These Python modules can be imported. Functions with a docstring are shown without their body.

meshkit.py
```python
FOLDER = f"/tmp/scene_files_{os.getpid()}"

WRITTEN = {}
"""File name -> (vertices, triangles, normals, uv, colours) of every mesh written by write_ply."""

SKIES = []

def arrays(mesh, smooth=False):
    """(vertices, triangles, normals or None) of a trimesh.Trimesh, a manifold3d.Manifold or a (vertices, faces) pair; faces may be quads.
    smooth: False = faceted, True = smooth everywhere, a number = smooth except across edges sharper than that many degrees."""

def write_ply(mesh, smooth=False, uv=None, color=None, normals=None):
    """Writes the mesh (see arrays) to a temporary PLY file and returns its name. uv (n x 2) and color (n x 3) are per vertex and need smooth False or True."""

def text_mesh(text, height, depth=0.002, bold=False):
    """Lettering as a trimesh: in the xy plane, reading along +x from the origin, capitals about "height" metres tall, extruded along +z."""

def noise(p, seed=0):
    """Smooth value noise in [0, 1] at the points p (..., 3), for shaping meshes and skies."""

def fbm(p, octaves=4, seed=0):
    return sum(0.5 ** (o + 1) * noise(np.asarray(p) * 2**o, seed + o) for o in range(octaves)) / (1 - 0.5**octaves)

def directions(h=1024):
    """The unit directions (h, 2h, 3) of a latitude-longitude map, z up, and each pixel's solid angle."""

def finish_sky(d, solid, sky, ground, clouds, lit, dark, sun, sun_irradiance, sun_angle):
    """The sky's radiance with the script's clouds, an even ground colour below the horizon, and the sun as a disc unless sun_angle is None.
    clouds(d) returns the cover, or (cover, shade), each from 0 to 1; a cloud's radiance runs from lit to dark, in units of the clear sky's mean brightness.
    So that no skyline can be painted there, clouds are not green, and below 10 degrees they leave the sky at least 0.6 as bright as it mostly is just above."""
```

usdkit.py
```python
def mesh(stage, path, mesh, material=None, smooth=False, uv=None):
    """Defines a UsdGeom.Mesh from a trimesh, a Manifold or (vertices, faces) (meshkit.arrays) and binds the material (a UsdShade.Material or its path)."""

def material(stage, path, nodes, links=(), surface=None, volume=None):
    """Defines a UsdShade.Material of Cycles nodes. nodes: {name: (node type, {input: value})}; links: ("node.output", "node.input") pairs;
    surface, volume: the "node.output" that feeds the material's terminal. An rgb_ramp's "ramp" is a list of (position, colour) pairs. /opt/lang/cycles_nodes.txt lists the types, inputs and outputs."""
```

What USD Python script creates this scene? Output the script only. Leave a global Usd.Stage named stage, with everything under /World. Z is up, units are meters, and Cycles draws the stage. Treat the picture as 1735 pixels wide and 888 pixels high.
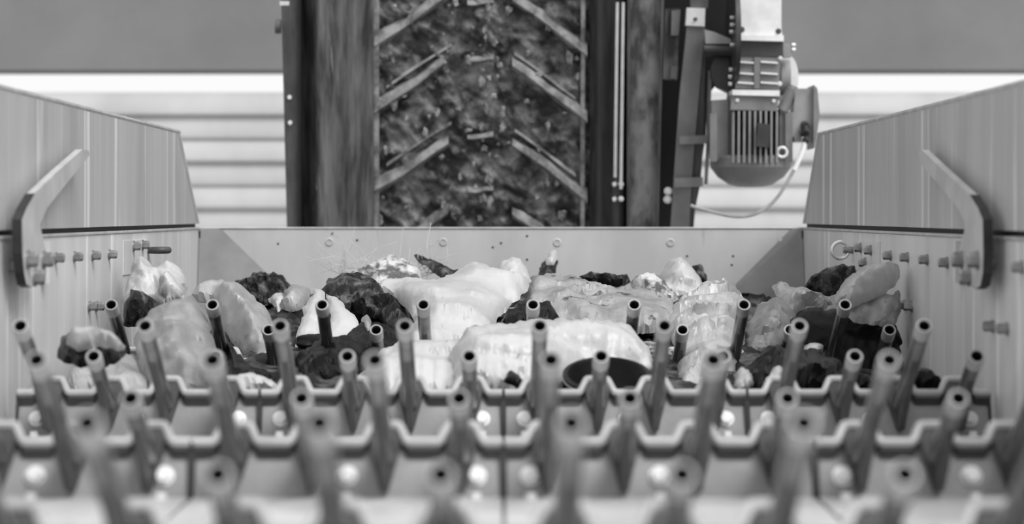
import math, random
import numpy as np, trimesh, usdkit, meshkit, manifold3d
from scipy.spatial import Delaunay
from shapely.geometry import Polygon, Point, LineString
from shapely import contains_xy, points as shp_points, distance as shp_distance
from pxr import Usd, UsdGeom, UsdLux, UsdShade, Gf, Sdf

stage = Usd.Stage.CreateInMemory()
UsdGeom.SetStageUpAxis(stage, 'Z')
UsdGeom.SetStageMetersPerUnit(stage, 1.0)
UsdGeom.Xform.Define(stage, '/World')
R = random.Random(7)
rng = np.random.default_rng(7)

# ------------------------------------------------------------------ camera, sky, light
F = 4000.0            # focal length in pixels of the 1735 px wide frame
CX, CY = 853.0, 362.0  # principal point (level camera with a shifted lens)
EYE = 0.461           # height above the hopper floor, metres
cam = UsdGeom.Camera.Define(stage, '/World/camera')
cam.CreateProjectionAttr('perspective')
cam.CreateHorizontalApertureAttr(36.0)
cam.CreateVerticalApertureAttr(36.0 * 888 / 1735)
cam.CreateFocalLengthAttr(36.0 * F / 1735)
cam.CreateHorizontalApertureOffsetAttr((867.5 - CX) / 1735 * 36)
cam.CreateVerticalApertureOffsetAttr(-(444 - CY) / 1735 * 36)
cam.CreateFStopAttr(2.6)
cam.CreateFocusDistanceAttr(6.4)
cam.CreateClippingRangeAttr(Gf.Vec2f(0.05, 1000))
cam.CreateExposureAttr(0.0)
cam.AddTransformOp().Set(Gf.Matrix4d(1, 0, 0, 0, 0, 0, 1, 0, 0, -1, 0, 0, 0, 0, EYE, 1))
cam.GetPrim().SetCustomDataByKey('kind', 'structure')

sky = UsdLux.DomeLight.Define(stage, '/World/sky')      # even overcast sky
sky.CreateIntensityAttr(0.31)
sky.CreateColorAttr(Gf.Vec3f(1, 1, 1))
sun = UsdLux.DistantLight.Define(stage, '/World/sun')   # the sun behind thin cloud, high on the right, behind the camera
sun.CreateIntensityAttr(3.7)
sun.CreateAngleAttr(28.0)
sun.AddRotateXYZOp().Set(Gf.Vec3f(42, 0, 38))

# ------------------------------------------------------------------ helpers
used = {}
def path_for(name, parent=None):
    base = (str(parent.GetPath()) if parent is not None else '/World') + '/' + name
    n = used.get(base, -1) + 1
    used[base] = n
    return base if n == 0 else f'{base}_{n:03d}'

def obj(name, mesh, mat, parent=None, smooth=30, label=None, cat=None, group=None, kind=None):
    m = usdkit.mesh(stage, path_for(name, parent), mesh, mat, smooth=smooth)
    return tag(m.GetPrim(), label, cat, group, kind)

def tag(p, label=None, cat=None, group=None, kind=None):
    if cat and not kind and not p.GetCustomDataByKey('kind'): kind = 'thing'
    for k, v in (('label', label), ('category', cat), ('group', group), ('kind', kind)):
        if v: p.SetCustomDataByKey(k, v)
    return p

def thing(name, label, cat, loc=(0, 0, 0), group=None, kind=None):
    x = UsdGeom.Xform.Define(stage, path_for(name))
    x.AddTranslateOp().Set(Gf.Vec3d(*loc))
    return tag(x.GetPrim(), label, cat, group, kind)

def P(px, py, Y):
    return np.array([(px - CX) * Y / F, Y, EYE - (py - CY) * Y / F])

def cat_(ms): return trimesh.util.concatenate(ms)

def box(x0, x1, y0, y1, z0, z1, bev=0.0):
    c = np.array([(x0 + x1) / 2, (y0 + y1) / 2, (z0 + z1) / 2]); s = np.array([x1 - x0, y1 - y0, z1 - z0])
    if bev <= 0:
        m = trimesh.creation.box(s)
    else:
        b = min(bev, s.min() * .45); h = s / 2
        pts = []
        for i in (-1, 1):
            for j in (-1, 1):
                for k in (-1, 1):
                    for d in range(3):
                        q = h - b; q[d] = h[d]; pts.append(q * (i, j, k))
        m = trimesh.convex.convex_hull(np.array(pts))
    m.apply_translation(c); return m

def prism(pts, vec):
    """solid from a planar 3-D polygon swept along vec"""
    pts = np.asarray(pts, float); n = len(pts); vec = np.asarray(vec, float)
    c = pts.mean(0); nrm = np.zeros(3)
    for i in range(n): nrm += np.cross(pts[i] - c, pts[(i + 1) % n] - c)
    nrm /= np.linalg.norm(nrm)
    a = pts[1] - pts[0]; a -= nrm * a.dot(nrm); a /= np.linalg.norm(a); b = np.cross(nrm, a)
    q = np.stack([(pts - c) @ a, (pts - c) @ b], 1)
    tri = trimesh.creation.triangulate_polygon(Polygon(q), engine='earcut')
    v2, f = tri
    v3 = c + v2[:, :1] * a + v2[:, 1:2] * b
    k = len(v3)
    vv = [v3, v3 + vec]; ff = [f, f[:, ::-1] + k]
    side_v = np.vstack([pts, pts + vec]); idx = np.arange(n); j = (idx + 1) % n
    sf = np.vstack([np.stack([idx, idx + n, j + n], 1), np.stack([idx, j + n, j], 1)]) + 2 * k
    m = trimesh.Trimesh(np.vstack(vv + [side_v]), np.vstack(ff + [sf]), process=False)
    m.merge_vertices(); trimesh.repair.fix_normals(m)
    return m

def ext(poly, Y, depth, Ytop=None, y0=0., y1=384.):
    """pixel outline on the plane at depth Y (leaning to Ytop at py = y0), swept away from the camera"""
    pts = []
    for x, y in poly:
        yy = Y if Ytop is None else Ytop + (Y - Ytop) * (y - y0) / (y1 - y0)
        pts.append(P(x, y, yy))
    return prism(pts, (0, depth, 0))

def rect(x0, y0, x1, y1): return [(x0, y0), (x1, y0), (x1, y1), (x0, y1)]

def align(m, a, b):
    """mesh along +z from the origin -> along a to b"""
    d = np.asarray(b, float) - np.asarray(a, float)
    T = trimesh.geometry.align_vectors([0, 0, 1], d / np.linalg.norm(d)); T[:3, 3] = a
    m = m.copy(); m.apply_transform(T); return m

def lathe(prof, n=28):
    m = trimesh.creation.revolve(np.array(prof, float), sections=n)
    return m

def rod(a, b, r, n=12, r2=None):
    L = np.linalg.norm(np.subtract(b, a)); r2 = r if r2 is None else r2
    return align(lathe([(0, 0), (r, 0), (r2, L), (0, L)], n), a, b)

def tube_path(pts, r, n=8):
    pts = np.asarray(pts, float)
    t = np.gradient(pts, axis=0); t /= np.linalg.norm(t, axis=1, keepdims=True)
    a = np.cross(t, [0, 0.3, 1.0]); a /= np.linalg.norm(a, axis=1, keepdims=True) + 1e-9
    b = np.cross(t, a); ang = np.arange(n) * 2 * np.pi / n
    rr = np.broadcast_to(r, (len(pts),))
    v = pts[:, None] + rr[:, None, None] * (np.cos(ang)[None, :, None] * a[:, None] + np.sin(ang)[None, :, None] * b[:, None])
    v = v.reshape(-1, 3); f = []
    for i in range(len(pts) - 1):
        for j in range(n):
            p, q = i * n + j, i * n + (j + 1) % n
            f += [(p, q, q + n), (p, q + n, p + n)]
    k = len(v); v = np.vstack([v, pts[:1], pts[-1:]])
    for j in range(n):
        f += [(k, (j + 1) % n, j), (k + 1, (len(pts) - 1) * n + j, (len(pts) - 1) * n + (j + 1) % n)]
    m = trimesh.Trimesh(v, f, process=False); trimesh.repair.fix_normals(m); return m

def spline(pts, n=8):
    from scipy.interpolate import CubicSpline
    pts = np.asarray(pts, float); s = np.r_[0, np.cumsum(np.linalg.norm(np.diff(pts, axis=0), axis=1))]
    return CubicSpline(s, pts)(np.linspace(0, s[-1], n * (len(pts) - 1) + 1))

def hexbolt(a, d, r, h):
    """hex head with washer; a = seat point, d = unit direction"""
    a = np.asarray(a, float); d = np.asarray(d, float)
    w = lathe([(0, 0), (r * 1.25, 0), (r * 1.25, h * .2), (0, h * .2)], 16)
    hx = lathe([(0, h * .2), (r, h * .2), (r, h * .85), (r * .85, h), (0, h)], 6)
    return align(cat_([w, hx]), a, a + d)

# ------------------------------------------------------------------ materials (the photograph is black and white, so every tone is a grey)
def grey(v): return (v, v, v)
def mat(name, lo, hi, rough=.5, metal=0., scale=6., stretch=(1, 1, 1), detail=5., bump=0., bscale=40., lo_at=.35, hi_at=.65, spots=None, spec=None, coat=0., kind='fBM', bstretch=None, rough2=None):
    nodes = {'g': ('geometry', {}), 'm': ('mapping', {'mapping_type': 'point', 'scale': stretch}),
             'n': ('noise_texture', {'type': kind, 'scale': scale, 'detail': detail, 'roughness': .6}),
             'r': ('rgb_ramp', {'ramp': [(0, grey(lo)), (lo_at, grey(lo)), (hi_at, grey(hi)), (1, grey(hi))]}),
             'p': ('principled_bsdf', {'roughness': rough, 'metallic': metal})}
    if spec is not None: nodes['p'][1]['specular_ior_level'] = spec
    links = [('g.position', 'm.vector'), ('m.vector', 'n.vector'), ('n.fac', 'r.fac')]
    col = 'r.color'
    if spots:
        v, sc, thr, st = spots
        nodes['ms'] = ('mapping', {'mapping_type': 'point', 'scale': st})
        nodes['ns'] = ('noise_texture', {'scale': sc, 'detail': 4., 'roughness': .55})
        nodes['rs'] = ('rgb_ramp', {'ramp': [(0, (0, 0, 0)), (thr, (0, 0, 0)), (min(thr + .07, 1), (1, 1, 1)), (1, (1, 1, 1))]})
        nodes['mx'] = ('mix', {'color2': grey(v)})
        links += [('g.position', 'ms.vector'), ('ms.vector', 'ns.vector'), ('ns.fac', 'rs.fac'), ('rs.color', 'mx.fac'), (col, 'mx.color1')]
        col = 'mx.color'
    links.append((col, 'p.base_color'))
    if bump:
        nodes['mb'] = ('mapping', {'mapping_type': 'point', 'scale': bstretch or (1, 1, 1)})
        nodes['nb'] = ('noise_texture', {'scale': bscale, 'detail': 4., 'roughness': .6})
        nodes['b'] = ('bump', {'strength': min(bump, 1.), 'distance': .004 * max(1, bump)})
        links += [('g.position', 'mb.vector'), ('mb.vector', 'nb.vector'), ('nb.fac', 'b.height'), ('b.normal', 'p.normal')]
    return usdkit.material(stage, '/World/Looks/' + name, nodes, links, surface='p.BSDF')

def film(name, v, opacity, rough=.25, bump=.6, bscale=25., var=.15):
    """thin plastic film: part see-through, part milky with gloss"""
    nodes = {'g': ('geometry', {}),
             'n': ('noise_texture', {'scale': 14., 'detail': 5., 'roughness': .65}),
             'r': ('rgb_ramp', {'ramp': [(0, grey(v * (1 - var * 2))), (.35, grey(v * (1 - var))), (.65, grey(v)), (1, grey(v))]}),
             'o': ('rgb_ramp', {'ramp': [(0, grey(opacity * .75)), (.4, grey(opacity * .9)), (.7, grey(min(1, opacity * 1.15))), (1, grey(min(1, opacity * 1.3)))]}),
             'nb': ('noise_texture', {'type': 'ridged_multifractal', 'scale': bscale, 'detail': 3., 'roughness': .5}),
             'b': ('bump', {'strength': bump, 'distance': .005}),
             'p': ('principled_bsdf', {'roughness': rough}), 't': ('transparent_bsdf', {'color': grey(.97)}), 'tl': ('translucent_bsdf', {}),
             'mx0': ('mix_closure', {'fac': .25}), 'mx': ('mix_closure', {})}
    links = [('g.position', 'n.vector'), ('g.position', 'nb.vector'), ('n.fac', 'r.fac'), ('nb.fac', 'b.height'), ('b.normal', 'p.normal'), ('r.color', 'p.base_color'), ('r.color', 'tl.color'),
             ('n.fac', 'o.fac'), ('p.BSDF', 'mx0.closure1'), ('tl.BSDF', 'mx0.closure2'), ('o.color', 'mx.fac'), ('t.BSDF', 'mx.closure1'), ('mx0.closure', 'mx.closure2')]
    return usdkit.material(stage, '/World/Looks/' + name, nodes, links, surface='mx.closure')

V = (9, 9, .7)       # vertical runs
M = {}
M['wall_steel'] = mat('wall_steel', .54, .70, .42, scale=1.6, stretch=(1, 3, .4), bump=.15, bscale=60, spots=(.86, 2.2, .60, (1, 7, .35)))
M['upper_steel'] = mat('upper_steel', .37, .50, .42, scale=1.5, stretch=(.3, 3, .3), bump=.1, bscale=60, spots=(.70, 2.4, .58, (.3, 6, .22)))
M['back_steel'] = mat('back_steel', .45, .55, .45, scale=2.2, stretch=(2, 2, .8), bump=.1, bscale=60, spots=(.22, 2.6, .66, (6, 1, .7)))
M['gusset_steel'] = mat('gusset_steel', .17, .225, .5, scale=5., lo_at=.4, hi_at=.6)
M['hopper_floor'] = mat('hopper_floor', .25, .4, .55, scale=8.)
M['slat'] = mat('slat', .24, .33, .45, scale=6., stretch=(1, 1, .6), bump=.2, bscale=70, spots=(.18, 9., .66, (1, 1, .5)))
M['base'] = mat('base', .52, .64, .45, scale=7., bump=.15, bscale=70)
M['lip'] = mat('lip', .36, .50, .35, scale=14.)
M['spike'] = mat('spike', .16, .30, .27, metal=.8, scale=14., bump=.15, bscale=90)
M['spike_rim'] = mat('spike_rim', .34, .46, .4, metal=.1, scale=14.)
M['dark_band'] = mat('dark_band', .018, .035, .7, scale=12.)
M['fin'] = mat('fin', .04, .075, .5, scale=12.)
M['bolt'] = mat('bolt', .86, .93, .3, scale=30.)
M['wall_bolt'] = mat('wall_bolt', .24, .36, .3, metal=.6, scale=40.)
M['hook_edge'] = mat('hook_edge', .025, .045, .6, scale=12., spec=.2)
M['hook'] = mat('hook', .42, .55, .4, scale=10.)
M['concrete'] = mat('concrete', 0.161, 0.204, .85, scale=1.2, bump=.3, bscale=30, spots=(.15, 5., .68, (1, 1, .8)))
M['strip'] = mat('strip', .80, .86, .6, scale=2.)
M['cladding'] = mat('cladding', 0.416, 0.496, .6, scale=3., stretch=(1, 1, .5), spots=(.4, 4., .68, (1, 1, .4)))
M['ground'] = mat('ground', .35, .45, .9, scale=2.)
M['frame_dark'] = mat('frame_dark', .055, .11, .45, scale=4., stretch=(4, 4, 1.2), spots=(.2, 6., .7, (2, 2, .6)))
M['guard'] = mat('guard', .07, .26, .36, metal=.7, scale=3., stretch=(9, 4, .3), lo_at=.38, hi_at=.62, spots=(.4, 5., .66, (12, 4, .5)))
M['drum'] = mat('drum', .012, .03, .25, scale=5., stretch=(6, 3, .6), spots=(.25, 9., .72, (4, 4, .6)))
M['black'] = mat('black', .008, .014, .6, scale=5.)
M['belt'] = mat('belt', .016, .27, .55, scale=10., detail=9., bump=1., bscale=55, lo_at=.44, hi_at=.68, spots=(.5, 26., .70, (1, 1, 1)))
M['cleat'] = mat('cleat', .10, .36, .5, scale=16., detail=6., bump=.7, bscale=60, lo_at=.36, hi_at=.62)
M['dirt'] = mat('dirt', .06, .3, .7, scale=25., detail=4.)
M['rusty'] = mat('rusty', .05, .24, .5, scale=8., stretch=(2, 2, .6), lo_at=.4, hi_at=.62)
M['post'] = mat('post', .16, .24, .45, scale=5., spots=(.05, 7., .70, (1, 1, 1)))
M['post_white'] = mat('post_white', .66, .78, .5, scale=30.)
M['motor'] = mat('motor', .13, .2, .4, scale=7.)
M['motor_dark'] = mat('motor_dark', .02, .04, .4, scale=9.)
M['motor_light'] = mat('motor_light', .62, .74, .45, scale=20.)
M['motor_mid'] = mat('motor_mid', .22, .3, .4, scale=12.)
M['steel_bright'] = mat('steel_bright', .7, .85, .25, metal=.4, scale=20.)
M['cable'] = mat('cable', .25, .35, .5, scale=20.)
M['cable_white'] = mat('cable_white', .75, .85, .5, scale=20.)
M['white_plastic'] = mat('white_plastic', .44, .54, .38, scale=6., bump=.7, bscale=20, lo_at=.35, hi_at=.6)
M['white_sheet'] = mat('white_sheet', .46, .55, .42, scale=4., bump=.6, bscale=12, lo_at=.35, hi_at=.6, bstretch=(1, 1, 2))
M['pale_plastic'] = mat('pale_plastic', .36, .54, .35, scale=8., bump=.9, bscale=30)
M['grey_film'] = mat('grey_film', .22, .40, .3, scale=9., bump=1., bscale=28)
M['printed_film'] = mat('printed_film', .25, .42, .35, scale=9., bump=.9, bscale=24, spots=(.06, 16., .60, (1, 1, 1.3)))
M['dark_bag'] = mat('dark_bag', .004, .010, .4, scale=6., bump=.8, bscale=16, spec=.14)
M['dark_mix'] = mat('dark_mix', .010, .16, .4, scale=24., bump=1., bscale=45, lo_at=.5, hi_at=.70, spec=.3)
M['mottled'] = mat('mottled', .10, .62, .5, scale=20., bump=1., bscale=50, lo_at=.42, hi_at=.55)
M['heap'] = mat('heap', .010, .16, .6, scale=14., detail=7., bump=1.4, bscale=30, lo_at=.45, hi_at=.72, spec=.2)
M['card'] = mat('card', .40, .52, .6, scale=8., bump=.4, bscale=30)
M['straw'] = mat('straw', .5, .7, .6, scale=20.)
M['clear_film'] = film('clear_film', .50, .66)
M['milky_film'] = film('milky_film', .62, .80)
M['thin_film'] = film('thin_film', .70, .45)

# ------------------------------------------------------------------ setting: ground, far building
XL, XR = -1.030, 1.014      # the hopper's side walls
YB = 8.0                    # the hopper's rear wall
GZ = -0.9
obj('ground', box(-14, 14, -8, 24, GZ - .1, GZ), M['ground'], kind='structure')
Yf = 12.5
cb = P(0, 121.5, Yf)[2]; ct = P(0, 155.5, Yf)[2]
obj('concrete_beam', box(-6, 6, Yf, Yf + .25, cb, 4.2, .01), M['concrete'], kind='structure')
wall = thing('wall_rear', None, None, kind='structure')
period = P(0, 156, Yf)[2] - P(0, 195.5, Yf)[2]
z = ct
k = 0
while z > GZ + .02:
    z2 = max(z - period, GZ)
    # one lapped board: top tucked back, convex face, drip edge at the bottom
    d = .018 if k % 2 else .03
    prof = [(0, z), (-.002, z - period * .12), (-d * .45, z - period * .35), (-d * .9, z - period * .65), (-d, z2 + .012), (-d + .004, z2 + .001), (.03, z2 + .001), (.03, z)]
    m = prism([(-6, Yf + .05 + a, b) for a, b in prof], (12, 0, 0))
    obj('board', m, M['cladding'], wall, smooth=25)
    z = z2; k += 1

# ------------------------------------------------------------------ hopper
obj('floor', box(XL, XR, 1.1, YB, -.03, 0), M['hopper_floor'], kind='structure')
SEAM = P(0, 385, YB)[2]                       # top of the lower walls
def side_wall(name, s, X, tx, tz):
    w = thing(name, None, None, kind='structure')
    X2 = X + s * .012
    a, b = sorted((X, X2))
    joints = [1.1, 3.0, 4.9, 6.55, YB] if s < 0 else [1.1, 3.1, 5.0, 6.9, YB]
    for y0, y1 in zip(joints[:-1], joints[1:]):
        obj('liner_panel', box(a, b, y0 + .0015, y1 - .0015, GZ, SEAM - .002, .002), M['wall_steel'], w)
    # folded upper edge of the lower wall
    obj('edge_strip', box(min(X - s * .003, X + s * .03), max(X - s * .003, X + s * .03), 1.1, YB, SEAM - .008, SEAM, .002), M['lip'], w)
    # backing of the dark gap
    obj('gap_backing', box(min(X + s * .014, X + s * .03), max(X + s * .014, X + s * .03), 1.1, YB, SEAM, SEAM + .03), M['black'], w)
    return w
wl = side_wall('wall_left', -1, XL, -1.096, None)
wr = side_wall('wall_right', 1, XR, 1.066, None)

def upper_panel(s, X, ytop, zt, label):
    """upright sheet standing on the lower wall; its rear edge is cut at a slant"""
    t = thing('hopper_side_panel', label, 'panel', (X, YB, SEAM + .012), 'upper side panels of the hopper')
    h = zt - SEAM - .012; y0 = 1.1 - YB; dy = ytop - YB
    yj = -1.25 if s < 0 else -2.4
    mid = lambda y: [(0, y, 0), (0, y, h)]
    obj('panel_sheet', prism([(0, yj + .001, 0), (0, 0, 0), (0, dy, h), (0, yj + .001, h)], (s * .012, 0, 0)), M['upper_steel'], t, smooth=False)
    obj('panel_sheet', prism([(0, y0, 0), (0, yj - .001, 0), (0, yj - .001, h), (0, y0, h)], (s * .012, 0, 0)), M['upper_steel'], t, smooth=False)
    obj('top_rim', tube_path([(s * .005, y0, h), (s * .005, (y0 + dy) / 2, h), (s * .005, dy, h)], .0075, 8), M['lip'], t)
    q = [(-s * .001, -.002, 0), (-s * .001, dy - .002, h), (-s * .001, dy - .05, h), (-s * .001, -.05, 0)]
    obj('rear_flange', prism(q, (s * .018, 0, 0)), M['upper_steel'], t, smooth=False)
    return t
upper_panel(-1, XL, 7.52, .4610 + .2590, 'streaked grey sheet panel with sloping top above the left hopper wall')
upper_panel(1, XR, 7.62, .4610 + .2555, 'streaked grey sheet panel with sloping top above the right hopper wall')

hb = thing('hopper_back_plate', 'low pale grey steel plate closing the hopper below the dark conveyor', 'plate', (0, YB, 0))
for sx in (XL, XR):
    s_ = -1 if sx < 0 else 1
    obj('corner_seam', box(min(sx - s_ * .006, sx - s_ * .001), max(sx - s_ * .006, sx - s_ * .001), -.024, -.018, .0, SEAM - .012), M['black'], hb)
hole_px = [(367, 407), (558, 410), (751, 410), (944, 411), (1136, 411), (1327, 411)]
plate = box(XL, XR, 0, .012, GZ, SEAM - .001, .003)
obj('back_sheet', plate, M['back_steel'], hb)
obj('top_edge', box(XL, XR, -.004, .03, SEAM - .007, SEAM, .003), M['lip'], hb)
for px, py in hole_px:
    c = P(px, py, YB); c[1] = -.0005
    ring = lathe([(.006, 0), (.013, 0), (.014, .0015), (.0115, .003), (.0085, .003), (.007, .001)], 20)
    obj('countersunk_screw', align(cat_([ring, lathe([(0, 0), (.006, 0), (.006, .0015), (0, .0015)], 6)]), c, c + np.array([0, -1, 0])), M['back_steel'], hb)
for px, py in [(563, 396), (471, 413), (605, 407), (893, 400), (1242, 434), (1240, 449), (893, 440), (835, 419), (849, 412), (1164, 434)]:
    c = P(px, py, YB); c[1] = -.0005
    obj('dark_speck', align(lathe([(0, 0), (.004, 0), (.0025, .002), (0, .002)], 8), c, c + np.array([0, -1, 0])), M['black'], hb)
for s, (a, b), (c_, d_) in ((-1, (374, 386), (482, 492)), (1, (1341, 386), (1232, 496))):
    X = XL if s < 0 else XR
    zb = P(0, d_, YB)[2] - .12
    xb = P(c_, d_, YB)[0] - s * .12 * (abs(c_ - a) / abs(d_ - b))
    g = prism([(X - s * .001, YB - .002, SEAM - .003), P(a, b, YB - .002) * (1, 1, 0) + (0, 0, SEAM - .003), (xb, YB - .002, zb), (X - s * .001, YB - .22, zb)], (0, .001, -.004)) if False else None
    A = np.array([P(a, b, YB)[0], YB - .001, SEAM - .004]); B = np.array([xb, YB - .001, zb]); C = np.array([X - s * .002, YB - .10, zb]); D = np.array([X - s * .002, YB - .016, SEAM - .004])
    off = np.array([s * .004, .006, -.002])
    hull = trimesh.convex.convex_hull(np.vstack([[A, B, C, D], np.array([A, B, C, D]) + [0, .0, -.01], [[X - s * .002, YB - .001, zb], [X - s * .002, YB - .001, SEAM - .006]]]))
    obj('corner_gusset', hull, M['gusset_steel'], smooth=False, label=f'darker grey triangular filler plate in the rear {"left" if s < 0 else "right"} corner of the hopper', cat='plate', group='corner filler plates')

def wall_pt(px, py, X):
    Y = F * X / (px - CX)
    return np.array([X, Y, EYE - (py - CY) * Y / F])
def wall_bolt(px, py, X, s, r=.011, h=.022, parent=None, origin=(0, 0, 0)):
    c = wall_pt(px, py, X) - np.array(origin)
    return hexbolt(c, (-s, 0, 0), r, h)
for px, py in [(93, 437), (125, 435), (156, 433), (184, 431)]:
    obj('wall_bolt', wall_bolt(px, py, XL, -1), M['wall_bolt'], wl)
for px, py in [(150, 519), (162, 519)]:
    obj('wall_bolt', wall_bolt(px, py, XL, -1), M['wall_bolt'], wl)
for px, py in [(1510, 433), (1539, 436), (1572, 440), (1606, 445), (1733, 453), (1534, 517), (1546, 519), (1684, 553), (1708, 557)]:
    obj('wall_bolt', wall_bolt(px, py, XR, 1), M['wall_bolt'], wr)

# lifting eyes with their bolted pads
def lifting_eye(s, X, pad_px, bolts, ring_c, r_px, edge_on, label):
    o = wall_pt(*ring_c, X)
    t = thing('lifting_eye', label, 'eye bolt', o, 'lifting eyes bolted to the hopper walls')
    pad = [wall_pt(x, y, X) - o for x, y in pad_px]
    obj('mounting_pad', prism([p * (0, 1, 1) for p in pad], (-s * .003, 0, 0)), M['wall_steel'], t, smooth=False)
    for x, y in bolts:
        c = wall_pt(x, y, X) - o; c[0] = -s * .003
        obj('pad_bolt', hexbolt(c, (-s, 0, 0), .012, .02), M['wall_bolt'], t)
    rr = r_px * o[1] / F
    ang = np.linspace(0, 2 * np.pi, 33)
    if edge_on:   # ring lies in a level plane, seen from its edge
        c = np.array([-s * (.012 + rr), 0, 0]); pts = np.stack([c[0] + rr * np.cos(ang), rr * np.sin(ang), 0 * ang], 1)
    else:
        c = np.array([-s * (.014 + rr * 1.0), 0, 0]); pts = np.stack([c[0] + rr * np.cos(ang), 0 * ang, rr * np.sin(ang)], 1)
    tor = trimesh.creation.torus(rr, rr * (.42 if edge_on else .24), 32, 12)
    if not edge_on: tor.apply_transform(trimesh.transformations.rotation_matrix(math.pi / 2, [1, 0, 0]))
    tor.apply_translation(c)
    obj('ring', tor, M['steel_bright'] if not edge_on else M['fin'], t)
    obj('shank', rod((0, 0, 0), (-s * .03, 0, 0), .010), M['wall_bolt'], t)
lifting_eye(-1, XL, [(208, 408), (248, 406), (248, 462), (208, 466)], [(224, 417), (239, 415)], (250, 424), 14, True,
            'dark lifting eye seen edge-on at the left hopper wall, beside two bolts')
lifting_eye(1, XR, [(1448, 408), (1492, 410), (1492, 462), (1448, 458)], [(1461, 420), (1478, 424), (1469, 445)], (1446, 424), 14, False,
            'bright round lifting eye on the right hopper wall above the rubbish')

# lever hooks on both walls
def hook(s, X, outline, bolts, nut, label):
    Xi = X - s * .045
    o = wall_pt(*nut, X)
    t = thing('lever_hook', label, 'hook', o, 'cranked lever hooks on the hopper walls')
    pts = [wall_pt(x, y, Xi) - o for x, y in outline]
    obj('lever_bar', prism(pts, (s * .016, 0, 0)), M['hook'], t, smooth=False)
    for x, y in bolts:
        c = wall_pt(x, y, Xi) - o
        obj('lever_bolt', hexbolt(c, (-s, 0, 0), .016, .022), M['wall_bolt'], t)
    k0 = len(outline)
    fr = [wall_pt(x, y, Xi) - o for x, y in (outline[-1:] + outline[:3] if True else [])]
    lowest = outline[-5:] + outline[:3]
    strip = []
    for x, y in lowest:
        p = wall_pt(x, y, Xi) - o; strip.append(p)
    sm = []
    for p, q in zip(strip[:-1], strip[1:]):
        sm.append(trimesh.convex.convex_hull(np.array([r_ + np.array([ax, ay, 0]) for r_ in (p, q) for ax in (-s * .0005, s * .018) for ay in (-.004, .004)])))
    obj('front_edge', cat_(sm), M['hook_edge'], t, smooth=False, label='dark front edge')  # separate dark strip laid along the front edge of the bar
    back = wall_pt(bolts[0][0], bolts[0][1] + 8, X) - o
    pad = [wall_pt(x, y, X) - o for x, y in ([(bolts[0][0] - 22 * -s * -1, 408), (bolts[1][0], 408), (bolts[1][0], 470), (bolts[0][0] - 22 * -s * -1, 480)])]
    obj('spacer_block', prism([p * (0, 1, 1) for p in pad], (-s * .021, 0, 0)), M['wall_steel'], t, smooth=False)
    c = wall_pt(nut[0], nut[1], X) - o
    obj('pivot_nut', cat_([rod(c, c + np.array([-s * .02, 0, 0]), .014), hexbolt(c + np.array([-s * .02, 0, 0]), (-s, 0, 0), .016, .02)]), M['wall_bolt'], t)
hook(-1, XL, [(36, 372), (44, 352), (58, 328), (98, 290), (140, 253), (150, 255), (153, 262), (130, 290), (112, 312), (80, 352), (68, 380), (72, 400), (80, 436), (78, 462), (66, 478), (52, 487), (44, 482), (40, 462), (37, 430)],
     [(46, 440), (73, 440), (58, 470)], (16, 451), 'pale cranked lever hook bolted to the left hopper wall, arm pointing up to the right')
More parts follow.
